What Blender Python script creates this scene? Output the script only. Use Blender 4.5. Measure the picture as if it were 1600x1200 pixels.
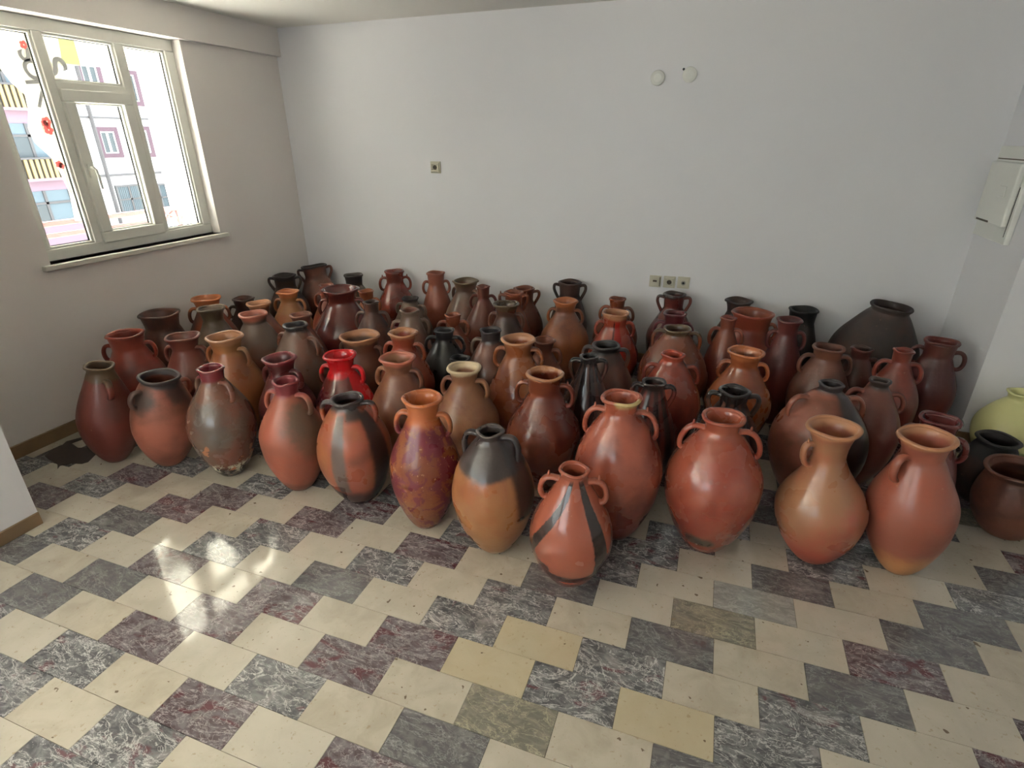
import bpy, bmesh, math, random
from mathutils import Vector, Matrix
import numpy as np
for o in list(bpy.data.objects): bpy.data.objects.remove(o)
scene = bpy.context.scene
COL = scene.collection
PI = math.pi
rad = math.radians

# ------------------------------------------------------------------ camera
F_PX = 856.86
CAM = np.array([0.0, 0.0, 1.6865])
RV = np.array([0.9405223, 0.33971708, -0.00317809])
UV = np.array([-0.13599793, 0.38505601, 0.91281785])
FV = np.array([-0.31132356, 0.85809334, -0.40835458])
cam_data = bpy.data.cameras.new('camera'); cam = bpy.data.objects.new('camera', cam_data); COL.objects.link(cam)
cam_data.sensor_fit = 'HORIZONTAL'; cam_data.sensor_width = 36.0; cam_data.lens = F_PX / 1600 * 36.0
cam_data.clip_start = 0.05; cam_data.clip_end = 300
M = Matrix([[RV[0], UV[0], -FV[0], 0], [RV[1], UV[1], -FV[1], 0], [RV[2], UV[2], -FV[2], CAM[2]], [0, 0, 0, 1]])
cam.matrix_world = M
scene.camera = cam

def on_plane(u, v, ax, val):            # pixel of the photograph -> point on the plane axis = val
    d = FV + RV * (u - 800) / F_PX - UV * (v - 600) / F_PX
    return CAM + d * ((val - CAM[ax]) / d[ax])

def to_px(p):
    d = np.array(p) - CAM
    return 800 + F_PX * (d @ RV) / (d @ FV), 600 - F_PX * (d @ UV) / (d @ FV)

# ------------------------------------------------------------------ sky, exposure
world = bpy.data.worlds.new('overcast_sky'); scene.world = world; world.use_nodes = True
bg = world.node_tree.nodes['Background']
bg.inputs['Color'].default_value = (0.87, 0.945, 1.0, 1); bg.inputs['Strength'].default_value = 2.3
vs = scene.view_settings
vs.view_transform = 'Standard'; vs.look = 'None'; vs.gamma = 1.0; vs.use_curve_mapping = False
vs.exposure = 1.5

sun_data = bpy.data.lights.new('sun', 'SUN'); sun_data.energy = 52.0; sun_data.angle = rad(3); sun_data.color = (1.0, 0.985, 0.96)
sun = bpy.data.objects.new('sun', sun_data); COL.objects.link(sun); sun.location = (10, 6, 20)
sun.rotation_euler = Vector((0.40, 0.30, -0.87)).to_track_quat('-Z', 'Y').to_euler()     # high sun on the balcony side; the slab above keeps it out of the room

def portal(name, loc, rot, sx, sy):     # guides sky sampling through a window opening, gives no light of its own
    l = bpy.data.lights.new(name, 'AREA'); l.shape = 'RECTANGLE'; l.size = sx; l.size_y = sy
    l.cycles.is_portal = True
    o = bpy.data.objects.new(name, l); o.location = loc; o.rotation_euler = rot; COL.objects.link(o)

# ------------------------------------------------------------------ room dimensions (metres)
XL, YB, ZC = -3.64, 4.31, 2.517          # left wall, back wall, ceiling
XR, YR = 1.53, 3.62                      # short right wall and the corner where it ends
XS, YS = -2.87, 1.245                    # projecting wall by the camera
XFR, YF = 2.6, -2.6                      # far right and front wall (behind the camera)
WY0, WY1, WZ0, WZ1 = 2.11, 3.36, 1.02, 2.315   # window opening
ZBEAM = 2.315

# ------------------------------------------------------------------ helpers
def srgb(r, g, b):
    def c(x):
        x /= 255.0
        return x / 12.92 if x <= 0.04045 else ((x + 0.055) / 1.055) ** 2.4
    return (c(r), c(g), c(b), 1.0)

class NT:
    def __init__(s, name):
        s.m = bpy.data.materials.new(name); s.m.use_nodes = True
        s.t = s.m.node_tree; s.b = s.t.nodes['Principled BSDF']; s.o = s.t.nodes['Material Output']
    def n(s, ty, **kw):
        nd = s.t.nodes.new(ty)
        for k, v in kw.items():
            setattr(nd, k, v)
        return nd
    def l(s, a, b): s.t.links.new(a, b)
    def val(s, sock, x):
        if hasattr(x, 'is_linked') or isinstance(x, bpy.types.NodeSocket): s.l(x, sock)
        else: sock.default_value = x
    def math(s, op, a, b=0.0, c=0.0, clamp=False):
        nd = s.n('ShaderNodeMath', operation=op, use_clamp=clamp)
        s.val(nd.inputs[0], a); s.val(nd.inputs[1], b); s.val(nd.inputs[2], c)
        return nd.outputs[0]
    def mix(s, fac, a, b):
        nd = s.n('ShaderNodeMix', data_type='RGBA')
        s.val(nd.inputs[0], fac); s.val(nd.inputs[6], a); s.val(nd.inputs[7], b)
        return nd.outputs[2]
    def noise(s, vec, scale, detail=3.0, rough=0.55, dist=0.0):
        nd = s.n('ShaderNodeTexNoise'); nd.inputs['Scale'].default_value = scale
        nd.inputs['Detail'].default_value = detail; nd.inputs['Roughness'].default_value = rough
        nd.inputs['Distortion'].default_value = dist
        if vec is not None: s.l(vec, nd.inputs['Vector'])
        return nd.outputs['Fac']
    def ramp(s, x, lo, hi, a=0.0, b=1.0):
        nd = s.n('ShaderNodeMapRange', interpolation_type='SMOOTHSTEP')
        s.val(nd.inputs['Value'], x); s.val(nd.inputs['From Min'], lo); s.val(nd.inputs['From Max'], hi)
        nd.inputs['To Min'].default_value = a; nd.inputs['To Max'].default_value = b
        return nd.outputs['Result']
    def bump(s, h, strength, dist=0.01):
        nd = s.n('ShaderNodeBump'); nd.inputs['Strength'].default_value = strength; nd.inputs['Distance'].default_value = dist
        s.l(h, nd.inputs['Height']); s.l(nd.outputs['Normal'], s.b.inputs['Normal'])
    def coords(s, offset=None):
        tc = s.n('ShaderNodeTexCoord').outputs['Object']
        if offset is None: return tc
        a = s.n('ShaderNodeVectorMath', operation='ADD'); s.l(tc, a.inputs[0])
        if isinstance(offset, (tuple, list)): a.inputs[1].default_value = offset
        else: s.l(offset, a.inputs[1])
        return a.outputs[0]

def flat(name, rgb, rough=0.6, metal=0.0, var=0.06, scale=20.0):
    t = NT(name); c = srgb(*rgb)
    f = t.noise(t.coords(), scale, 3)
    d = tuple(x * (1 - 2 * var) for x in c[:3]) + (1,)
    t.l(t.mix(f, d, c), t.b.inputs['Base Color'])
    t.b.inputs['Roughness'].default_value = rough; t.b.inputs['Metallic'].default_value = metal
    return t.m

def mesh_obj(name, verts, faces, mat, parent=None, smooth=False, mats=None, fmat=None):
    me = bpy.data.meshes.new(name); me.from_pydata(verts, [], faces); me.update()
    for m_ in (mats or [mat]): me.materials.append(m_)
    if fmat: me.polygons.foreach_set('material_index', fmat)
    if smooth: me.polygons.foreach_set('use_smooth', [True] * len(me.polygons))
    o = bpy.data.objects.new(name, me); COL.objects.link(o)
    if parent: o.parent = parent
    return o

class MB:                                # mesh collector
    def __init__(s): s.v = []; s.f = []
    def box(s, x0, x1, y0, y1, z0, z1):
        b = len(s.v)
        s.v += [(x, y, z) for z in (z0, z1) for y in (y0, y1) for x in (x0, x1)]
        s.f += [tuple(b + i for i in q) for q in ((0, 2, 3, 1), (4, 5, 7, 6), (0, 1, 5, 4), (2, 6, 7, 3), (0, 4, 6, 2), (1, 3, 7, 5))]
        return s
    def frame(s, ax, p0, p1, a0, a1, b0, b1, w):     # rectangular frame in the plane normal to ax (0: y,z  1: x,z)
        for (c0, c1, d0, d1) in ((a0, a1, b0, b0 + w), (a0, a1, b1 - w, b1), (a0, a0 + w, b0 + w, b1 - w), (a1 - w, a1, b0 + w, b1 - w)):
            if ax == 0: s.box(p0, p1, c0, c1, d0, d1)
            else: s.box(c0, c1, p0, p1, d0, d1)
        return s
    def disc(s, c, r, depth, axis, n=24, r2=None):    # short cylinder (or cone) from c along axis
        b = len(s.v); ax = Vector(axis).normalized(); t = ax.orthogonal().normalized(); w = ax.cross(t); c = Vector(c)
        for k, rr in ((0, r), (depth, r if r2 is None else r2)):
            for i in range(n):
                a = 2 * PI * i / n
                s.v.append(tuple(c + ax * k + t * (rr * math.cos(a)) + w * (rr * math.sin(a))))
        s.f += [(b + i, b + (i + 1) % n, b + n + (i + 1) % n, b + n + i) for i in range(n)]
        s.f += [tuple(b + n - 1 - i for i in range(n)), tuple(b + n + i for i in range(n))]
        return s
    def tube(s, pts, r, n=8, squash=1.0):
        pts = [Vector(p) for p in pts]; b = len(s.v); up = None
        for i, p in enumerate(pts):
            d = (pts[min(i + 1, len(pts) - 1)] - pts[max(i - 1, 0)]).normalized()
            if up is None: up = d.orthogonal().normalized()
            up = (up - d * up.dot(d)).normalized(); sd = d.cross(up)
            rr = r[i] if isinstance(r, (list, tuple)) else r
            for k in range(n):
                a = 2 * PI * k / n
                s.v.append(tuple(p + up * (rr * math.cos(a)) + sd * (rr * squash * math.sin(a))))
        m = len(pts)
        for i in range(m - 1):
            for k in range(n):
                s.f.append((b + i * n + k, b + i * n + (k + 1) % n, b + (i + 1) * n + (k + 1) % n, b + (i + 1) * n + k))
        s.f += [tuple(b + n - 1 - i for i in range(n)), tuple(b + (m - 1) * n + i for i in range(n))]
        return s
    def build(s, name, mat, parent=None, smooth=False, bevel=0.0):
        o = mesh_obj(name, s.v, s.f, mat, parent, smooth)
        if bevel:
            md = o.modifiers.new('bevel', 'BEVEL'); md.width = bevel; md.segments = 2; md.limit_method = 'ANGLE'
        return o

def struct(o): o['kind'] = 'structure'; return o
def tag(o, label, cat, group=None):
    o['label'] = label; o['category'] = cat
    if group: o['group'] = group
    return o
def empty(name, loc=(0, 0, 0)):
    o = bpy.data.objects.new(name, None); o.location = loc; o.empty_display_size = 0.1; COL.objects.link(o); return o

# ------------------------------------------------------------------ setting materials
def wall_mat(name, rgb):
    t = NT(name); co = t.coords()
    big = t.noise(co, 1.3, 3)
    mp = t.n('ShaderNodeMapping'); mp.inputs['Scale'].default_value = (30, 30, 5); t.l(co, mp.inputs['Vector'])
    st = t.noise(mp.outputs[0], 1.0, 4)
    c = srgb(*rgb); d = tuple(x * 0.94 for x in c[:3]) + (1,)
    t.l(t.mix(big, d, c), t.b.inputs['Base Color'])
    t.b.inputs['Roughness'].default_value = 0.55
    t.bump(st, 0.16, 0.006)
    return t.m
M_WALL = wall_mat('painted_plaster', (236, 235, 237))
M_WALL_L = wall_mat('painted_plaster_cream', (241, 235, 230))
M_CEIL = flat('ceiling_paint', (242, 239, 232), 0.8, var=0.02, scale=2)
M_BASE = flat('baseboard_marble', (150, 125, 95), 0.25, var=0.15, scale=9)
M_PVC = flat('white_plastic', (236, 236, 228), 0.35, var=0.02)
M_GASKET = flat('black_rubber', (38, 38, 38), 0.6)
M_GROUT = flat('grout', (70, 62, 54), 0.8)
M_STONE = flat('sill_marble', (226, 222, 212), 0.3, var=0.05, scale=8)

def glass_mat():
    t = NT('window_glass'); tr = t.n('ShaderNodeBsdfTransparent'); gl = t.n('ShaderNodeBsdfGlossy')
    gl.inputs['Roughness'].default_value = 0.02; tr.inputs['Color'].default_value = (0.97, 0.98, 0.97, 1)
    fr = t.n('ShaderNodeFresnel'); t.l(t.ramp(t.n('ShaderNodeNewGeometry').outputs['Backfacing'], 0.0, 1.0, 1.5, 1 / 1.5), fr.inputs['IOR'])
    mx = t.n('ShaderNodeMixShader'); t.l(fr.outputs[0], mx.inputs[0]); t.l(tr.outputs[0], mx.inputs[1]); t.l(gl.outputs[0], mx.inputs[2])
    t.l(mx.outputs[0], t.o.inputs['Surface'])
    return t.m
M_GLASS = glass_mat()

# ------------------------------------------------------------------ room shell
def wall_y(name, x0, x1, y0, y1, hole, mat):          # wall running along y, hole = (y0, y1, z0, z1)
    m = MB()
    if hole:
        a, b, c, d = hole
        m.box(x0, x1, y0, a, 0, ZC).box(x0, x1, b, y1, 0, ZC).box(x0, x1, a, b, 0, c).box(x0, x1, a, b, d, ZC)
    else: m.box(x0, x1, y0, y1, 0, ZC)
    return struct(m.build(name, mat))
def wall_x(name, x0, x1, y0, y1, hole, mat):
    m = MB()
    if hole:
        a, b, c, d = hole
        m.box(x0, a, y0, y1, 0, ZC).box(b, x1, y0, y1, 0, ZC).box(a, b, y0, y1, 0, c).box(a, b, y0, y1, d, ZC)
    else: m.box(x0, x1, y0, y1, 0, ZC)
    return struct(m.build(name, mat))

wall_y('wall_left', XL - 0.22, XL, YS - 0.2, YB + 0.2, (WY0, WY1, WZ0, WZ1), M_WALL_L)
wall_x('wall_back', XL, XR + 0.25, YB, YB + 0.2, None, M_WALL)
W2 = (-2.3, 0.55, 0.95, 2.42)
wall_y('wall_left_near', XS - 0.2, XS, YF, YS, W2, M_WALL)
wall_x('wall_left_return', XL, XS - 0.2, YS - 0.2, YS, None, M_WALL_L)
wall_y('wall_right', XR, XR + 0.25, YR, YB, None, M_WALL)
wall_x('wall_right_return', XR + 0.25, XFR, YR, YR + 0.2, None, M_WALL)
wall_y('wall_right_far', XFR, XFR + 0.2, YF, YR + 0.2, None, M_WALL)
W3 = (-2.5, -0.5, 1.0, 2.42)
wall_x('wall_front', XS - 0.2, XFR + 0.2, YF - 0.2, YF, W3, M_WALL)
struct(MB().box(XL - 0.22, XFR + 0.2, YF - 0.2, YB + 0.2, ZC, ZC + 0.2).build('ceiling', M_CEIL))
struct(MB().box(XL, XL + 0.045, YS, YB, ZBEAM, ZC).build('trim_1', M_WALL_L))          # beam above the window
struct(MB().box(XL, XL + 0.015, YS, YB, 0, 0.08).build('baseboard_left', M_BASE, bevel=0.003))
struct(MB().box(XL + 0.015, XR - 0.015, YB - 0.015, YB, 0, 0.08).build('baseboard_back', M_BASE, bevel=0.003))
struct(MB().box(XS, XS + 0.012, YF, YS - 0.0, 0, 0.065).build('baseboard_left_near', M_BASE, bevel=0.003))
struct(MB().box(XR - 0.015, XR, YR, YB - 0.015, 0, 0.08).build('baseboard_right', M_BASE, bevel=0.003))
struct(MB().box(XR - 0.015, XFR, YR - 0.015, YR, 0, 0.08).build('baseboard_right_return', M_BASE, bevel=0.003))

# ------------------------------------------------------------------ floor of staggered marble tiles
def beige_mat(name, c1, c2, c3):
    t = NT(name); oi = t.n('ShaderNodeObjectInfo'); r = oi.outputs['Random']
    mul = t.n('ShaderNodeVectorMath', operation='SCALE'); mul.inputs[0].default_value = (37, 53, 11); t.l(r, mul.inputs['Scale'])
    co = t.coords(mul.outputs[0])
    a = t.noise(co, 9, 5, 0.6, 0.6); b = t.noise(co, 60, 3, 0.6)
    base = t.mix(t.ramp(a, 0.35, 0.7), srgb(*c1), srgb(*c2))
    base = t.mix(t.ramp(r, 0.0, 1.0, 0.0, 0.55), base, srgb(*c3))
    base = t.mix(t.ramp(b, 0.62, 0.72, 0, 0.5), base, srgb(150, 128, 95))
    pit = t.noise(co, 34, 2, 0.4)
    base = t.mix(t.ramp(pit, 0.73, 0.75, 0, 0.8), base, srgb(90, 70, 50))
    t.l(base, t.b.inputs['Base Color']); t.b.inputs['Roughness'].default_value = 0.09
    t.b.inputs['Coat Weight'].default_value = 0.35; t.b.inputs['Coat Roughness'].default_value = 0.035; t.b.inputs['Coat IOR'].default_value = 1.6
    t.bump(t.noise(co, 14, 2), 0.05, 0.002)
    return t.m
def dark_mat(name, ca, cb, cpatch, pamt, cvein, vamt):
    t = NT(name); oi = t.n('ShaderNodeObjectInfo'); r = oi.outputs['Random']
    mul = t.n('ShaderNodeVectorMath', operation='SCALE'); mul.inputs[0].default_value = (41, 29, 17); t.l(r, mul.inputs['Scale'])
    co = t.coords(mul.outputs[0])
    mp = t.n('ShaderNodeMapping'); mp.inputs['Scale'].default_value = (1.0, 2.0, 1); mp.inputs['Rotation'].default_value = (0, 0, 0.6); t.l(co, mp.inputs['Vector']); cs = mp.outputs[0]
    a = t.noise(cs, 14, 6, 0.65, 1.2)
    base = t.mix(t.ramp(a, 0.36, 0.66), srgb(*ca), srgb(*cb))
    pale = t.noise(co, 8, 4, 0.6, 0.8)
    base = t.mix(t.ramp(pale, 0.56, 0.66, 0, vamt * 0.55), base, srgb(172, 166, 164))
    p = t.noise(cs, 5.5, 4, 0.6, 1.0)
    base = t.mix(t.ramp(p, 0.62 - pamt, 0.70 - pamt, 0, 0.85), base, srgb(*cpatch))
    v = t.noise(cs, 4.6, 6, 0.66, 1.2)
    vv = t.math('ABSOLUTE', t.math('SUBTRACT', v, 0.5))
    base = t.mix(t.ramp(vv, 0.0, 0.016, vamt, 0.0), base, srgb(*cvein))
    v2 = t.math('ABSOLUTE', t.math('SUBTRACT', t.noise(cs, 11, 5, 0.62, 1.4), 0.52))
    base = t.mix(t.ramp(v2, 0.0, 0.022, vamt * 0.7, 0.0), base, srgb(*cvein))
    sp = t.noise(co, 45, 3, 0.6)
    base = t.mix(t.ramp(sp, 0.66, 0.72, 0, vamt * 0.6), base, srgb(*cvein))
    t.l(base, t.b.inputs['Base Color']); t.b.inputs['Roughness'].default_value = 0.09; t.b.inputs['Coat Weight'].default_value = 0.35; t.b.inputs['Coat Roughness'].default_value = 0.035; t.b.inputs['Coat IOR'].default_value = 1.6
    return t.m
BEIGE = [beige_mat('beige_marble', (190, 181, 165), (176, 166, 149), (194, 187, 174)),
         beige_mat('yellow_marble', (186, 171, 143), (192, 179, 153), (186, 175, 149))]
DARK = [dark_mat('grey_marble', (84, 84, 86), (128, 127, 128), (102, 66, 72), 0.03, (212, 208, 205), 0.75),
        dark_mat('purple_marble', (86, 72, 75), (122, 114, 117), (88, 44, 50), 0.07, (200, 190, 190), 0.55),
        dark_mat('slate_marble', (92, 90, 92), (118, 115, 114), (92, 78, 80), 0.0, (190, 190, 188), 0.35),
        dark_mat('green_grey_marble', (116, 112, 102), (142, 136, 122), (134, 112, 76), -0.03, (196, 190, 160), 0.5),
        dark_mat('pale_grey_marble', (140, 140, 136), (164, 162, 156), (126, 124, 122), 0.0, (205, 202, 198), 0.35),
        dark_mat('pink_breccia', (226, 198, 168), (212, 178, 146), (222, 190, 160), 0.0, (168, 96, 70), 0.85)]
TW, TD, TY0 = 0.30, 0.15524, 0.54187
OFF = [-6.439, -5.981, -5.471, -4.888, -4.309, -3.859, -3.338, -2.858, -2.360, -1.863]
def row_off(r):
    if r < 0: return OFF[0] + 0.47 * r
    if r > 9: return OFF[9] + 0.5 * (r - 9)
    return OFF[r]
KNOWN = {(5, -2): 5, (8, 3): 4, (4, -2): 4, (7, 3): 3, (3, 3): 3, (3, 1): 1, (2, 1): 0, (1, 1): 1, (6, 1): 0, (5, 1): 0, (4, 1): 1, (7, -1): 1,
         (8, 5): 2, (9, 5): 2, (9, 3): 2, (7, 5): 1, (6, 5): 2, (6, 3): 2, (5, 3): 0, (4, 3): 0, (1, -1): 0, (0, -1): 0, (6, -3): 0, (5, -3): 0}
floor = struct(MB().box(XL - 0.22, XFR + 0.2, YF - 0.2, YB + 0.2, -0.15, -0.006).build('floor', M_GROUT))
G = 0.0008
tm = MB().box(G, TW - G, G, TD - G, -0.01, 0.0)
tile_cache = {}
bed_v, bed_f, bed_m = [], [], []
bed_mats = [BEIGE[0], DARK[0], DARK[2], DARK[1]]
random.seed(4)
for r in range(-20, 25):
    y0 = TY0 + TD * r; o = row_off(r)
    for k in range(-40, 40):
        x0 = (o + k) * TW
        if x0 + TW < XL or x0 > XFR or y0 > YB: continue
        h = random.random(); h2 = random.random()
        if k % 2 == 0: mat = BEIGE[1] if (h < 0.06 or (r, k) in ((4, 2), (5, 2))) else BEIGE[0]
        else: mat = DARK[KNOWN.get((r, k), 0 if h < 0.5 else 1 if h < 0.74 else 2 if h < 0.96 else 3)]
        cx, cy = x0 + TW / 2, y0 + TD / 2
        vis = False
        if y0 > 0.3:
            u, v = to_px((cx, cy, 0))
            vis = -90 < u < 1690 and v < 1290 and (cy < 2.02 or (cx > 0.3 and cy < 2.34) or (cx > 1.0 and cy < 3.0) or (cx < -2.9 and cy < 2.25))
            vis = vis and x0 > XL - 0.29 and not (x0 + TW < XS and y0 < YS - 0.16)
        if vis:
            me = tile_cache.get(mat.name)
            if me is None:
                me = bpy.data.meshes.new('tile'); me.from_pydata(tm.v, [], tm.f); me.materials.append(mat); tile_cache[mat.name] = me
            t = bpy.data.objects.new('tile', me); COL.objects.link(t); t.location = (x0, y0, 0); t.parent = floor
        else:
            b = len(bed_v)
            bed_v += [(x0 + a, y0 + c, d) for a, c, d in tm.v]; bed_f += [tuple(b + i for i in q) for q in tm.f]
            bed_m += [0 if k % 2 == 0 else 1 + int(h2 * 2.99)] * 6
bed = mesh_obj('tile_field', bed_v, bed_f, None, floor, mats=bed_mats, fmat=bed_m); bed['kind'] = 'stuff'

# ------------------------------------------------------------------ window with three lights
FX0, FX1 = XL - 0.135, XL - 0.075          # frame depth
win = struct(empty('window_1', (FX0, (WY0 + WY1) / 2, WZ0)))
def wpart(mb, name, mat, parent=None, bevel=0.0):
    o = mb.build(name, mat, parent or win, bevel=bevel)
    o.matrix_parent_inverse = Matrix.Translation(-Vector(win.location)) if parent is None else Matrix.Identity(4)
    return o
wpart(MB().frame(0, FX0, FX1, WY0, WY1, WZ0, WZ1, 0.07), 'frame', M_PVC, bevel=0.004)
wpart(MB().box(FX0, FX1, 2.452, 2.502, WZ0 + 0.07, WZ1 - 0.07), 'mullion', M_PVC, bevel=0.004)
wpart(MB().box(FX0, FX1, 2.925, 2.985, WZ0 + 0.07, WZ1 - 0.07), 'mullion', M_PVC, bevel=0.004)
wpart(MB().box(FX0, FX1, 2.502, 2.925, 1.955, 2.0), 'transom_bar', M_PVC, bevel=0.004)
PX = FX0 + 0.025
def bead(a0, a1, b0, b1, name='glazing_bead', p=None):
    return wpart(MB().frame(0, PX + 0.006, FX1 - 0.012, a0, a1, b0, b1, 0.014), name, M_PVC, p, bevel=0.003)
for (a0, a1, b0, b1) in ((2.18, 2.452, 1.09, 2.245), (2.502, 2.925, 2.0, 2.245), (2.985, 3.29, 1.09, 2.245)):
    wpart(MB().box(PX, PX + 0.006, a0, a1, b0, b1), 'pane', M_GLASS)
    bead(a0, a1, b0, b1)
    wpart(MB().frame(0, PX - 0.004, PX, a0, a1, b0, b1, 0.018), 'gasket', M_GASKET)
sash = wpart(MB().frame(0, FX0 + 0.005, FX1 + 0.014, 2.508, 2.95, 1.078, 1.962, 0.068), 'sash', M_PVC, bevel=0.006)
wpart(MB().box(PX, PX + 0.006, 2.572, 2.885, 1.14, 1.9), 'pane', M_GLASS, sash)
bead(2.572, 2.885, 1.142, 1.898, p=sash)
wpart(MB().frame(0, PX - 0.004, PX, 2.572, 2.885, 1.14, 1.9, 0.018), 'gasket', M_GASKET, sash)
hx = FX1 + 0.014
hm = MB().box(hx, hx + 0.01, 2.53, 2.558, 1.475, 1.55)
hm.tube([(hx, 2.544, 1.53), (hx + 0.035, 2.544, 1.53), (hx + 0.045, 2.548, 1.52), (hx + 0.045, 2.553, 1.47), (hx + 0.045, 2.555, 1.405)], [0.009, 0.009, 0.009, 0.009, 0.007], 8)
wpart(hm, 'handle', M_PVC, sash)
wpart(MB().box(FX1 - 0.01, FX1 + 0.002, WY0, WY1, WZ0 - 0.002, WZ0 + 0.006), 'seal_gap', M_GASKET)
wpart(MB().box(XL - 0.23, XL + 0.035, WY0 - 0.05, WY1 + 0.05, WZ0 - 0.03, WZ0), 'sill', M_STONE, bevel=0.004)

def plain_window(name, ax, p, a0, a1, b0, b1, n):
    w = struct(empty(name, ((p, (a0 + a1) / 2, b0) if ax == 0 else ((a0 + a1) / 2, p, b0))))
    inv = Matrix.Translation(-Vector(w.location))
    def add(mb, nm, mat):
        o = mb.build(nm, mat, w); o.matrix_parent_inverse = inv
    add(MB().frame(ax, p - 0.03, p + 0.03, a0, a1, b0, b1, 0.07), 'frame', M_PVC)
    for i in range(n):
        c0 = a0 + (a1 - a0) * i / n; c1 = a0 + (a1 - a0) * (i + 1) / n
        if i: add(MB().box(*((p - .03, p + .03, c0 - .04, c0 + .04) if ax == 0 else (c0 - .04, c0 + .04, p - .03, p + .03)), b0 + .07, b1 - .07), 'mullion', M_PVC)
        add(MB().box(*((p - .003, p + .003, c0 + .04, c1 - .04) if ax == 0 else (c0 + .04, c1 - .04, p - .003, p + .003)), b0 + .07, b1 - .07), 'pane', M_GLASS)
plain_window('window_2', 0, XS - 0.12, *W2, 4)
plain_window('window_3', 1, YF - 0.12, *W3, 3)
portal('portal_window_1', (XL - 0.24, (WY0 + WY1) / 2, (WZ0 + WZ1) / 2), (0, rad(-90), 0), WZ1 - WZ0, WY1 - WY0)
portal('portal_window_2', (XS - 0.22, (W2[0] + W2[1]) / 2, (W2[2] + W2[3]) / 2), (0, rad(-90), 0), W2[3] - W2[2], W2[1] - W2[0])
portal('portal_window_3', ((W3[0] + W3[1]) / 2, YF - 0.22, (W3[2] + W3[3]) / 2), (rad(90), 0, 0), W3[1] - W3[0], W3[3] - W3[2])

# ------------------------------------------------------------------ outside: balcony, street, block of flats
M_CREAM = flat('balcony_render', (240, 239, 230), 0.8, var=0.03, scale=3)
M_WHITE = flat('facade_white', (236, 238, 238), 0.8, var=0.03, scale=0.5)
M_PINK = flat('facade_pink', (136, 114, 127), 0.8, var=0.04, scale=0.6)
M_MAUVE = flat('frame_mauve', (84, 60, 73), 0.6, var=0.05)
M_OLIVE = flat('olive_paint', (100, 104, 70), 0.7)
M_RAIL = flat('rail_red', (112, 70, 70), 0.5, var=0.08)
M_YEL = flat('slat_yellow', (160, 140, 96), 0.6)
M_BROWN = flat('slat_brown', (40, 31, 25), 0.7)
M_GREYP = flat('pipe_grey', (82, 80, 82), 0.5)
M_ASPH = flat('street', (150, 146, 138), 0.9, var=0.1, scale=0.4)
M_CURT = flat('net_curtain', (98, 113, 122), 0.8, var=0.08, scale=3)
M_DWIN = flat('dark_window', (70, 78, 82), 0.3, var=0.15, scale=1.2)

struct(MB().box(-80, XL - 0.3, -70, 90, -6.2, -6.0).build('ground', M_ASPH))
XO = XL - 0.22
struct(MB().box(-5.25, XO, -3.2, 4.5, -0.2, -0.05).build('floor_balcony', M_CREAM))
struct(MB().box(-5.25, XO, -3.2, 4.5, 2.5, 2.65).build('ceiling_balcony', M_CREAM))
struct(MB().box(-5.25, -5.05, 0.3, 4.5, 2.27, 2.5).build('trim_2', M_CREAM))
struct(MB().box(-5.25, XO, 4.3, 4.5, -0.05, 2.5).build('wall_balcony', M_CREAM))
struct(MB().box(-5.3, -5.02, 3.36, 3.62, 2.24, 2.44).build('trim_3', M_OLIVE))
rail = empty('balcony_railing', (-5.1, 3.0, -0.05))
ri = Matrix.Translation(-Vector(rail.location))
def rp(mb, n, mat):
    o = mb.build(n, mat, rail, bevel=0.004); o.matrix_parent_inverse = ri
rp(MB().box(-5.12, -5.08, 0.4, 4.28, 1.045, 1.085), 'top_rail', M_RAIL)
rp(MB().box(-5.115, -5.085, 0.4, 4.28, 0.955, 0.99), 'rail_bar', M_RAIL)
rp(MB().box(-5.115, -5.085, 0.4, 4.28, 0.55, 0.58), 'rail_bar', M_RAIL)
for y in (0.45, 1.7, 2.9, 4.24): rp(MB().box(-5.12, -5.08, y - 0.02, y + 0.02, -0.05, 1.045), 'post', M_RAIL)
rp(MB().tube([(-5.1, 4.06, 0.96), (-5.1, 4.22, 1.06)], 0.012, 6).tube([(-5.1, 4.06, 1.06), (-5.1, 4.22, 0.96)], 0.012, 6), 'cross_brace', M_RAIL)
tag(rail, 'dusky red metal balcony railing outside the window', 'railing')

# the block across the street: facade plane x = BX
BX = -30.0
def bp(u, v): p = on_plane(u, v, 0, BX); return p[1], p[2]
bl = empty('apartment_building', (BX - 5, 26, -6)); bi = Matrix.Translation(-Vector(bl.location))
def bpart(mb, n, mat, par=None):
    o = mb.build(n, mat, par or bl)
    if par is None: o.matrix_parent_inverse = bi
    return o
YK = bp(112, 330)[0]                                     # where the pink bay ends
bpart(MB().box(BX - 10, BX, YK, YK + 26, -6, 16), 'facade', M_WHITE)
bpart(MB().box(BX - 10, BX + 1.0, YK - 9, YK, -6, 16), 'bay', M_PINK)
def zz(v): return bp(50, v)[1]
XB = BX + 1.0
def bay_win(v0, v1, y1):
    z1, z0 = zz(v0), zz(v1)
    w = bpart(MB().box(XB, XB + 0.03, y1 - 6, y1, z0, z1), 'window', M_CURT)
    m = MB()
    for k in range(6): m.box(XB + 0.03, XB + 0.08, y1 - k * 1.1 - 0.06, y1 - k * 1.1 + 0.06, z0, z1)
    m.box(XB + 0.03, XB + 0.08, y1 - 6, y1, z0 + (z1 - z0) * 0.62, z0 + (z1 - z0) * 0.62 + 0.1)
    bpart(m, 'window_bar', M_GREYP, w)
    bpart(MB().box(XB + 0.03, XB + 0.05, y1 - 1.9, y1 - 1.16, z0 + 0.05, z0 + (z1 - z0) * 0.6), 'pane', M_DWIN, w)
bay_win(108, 138, YK - 0.6); bay_win(194, 247, YK - 0.35); bay_win(297, 352, YK - 0.5)
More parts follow.
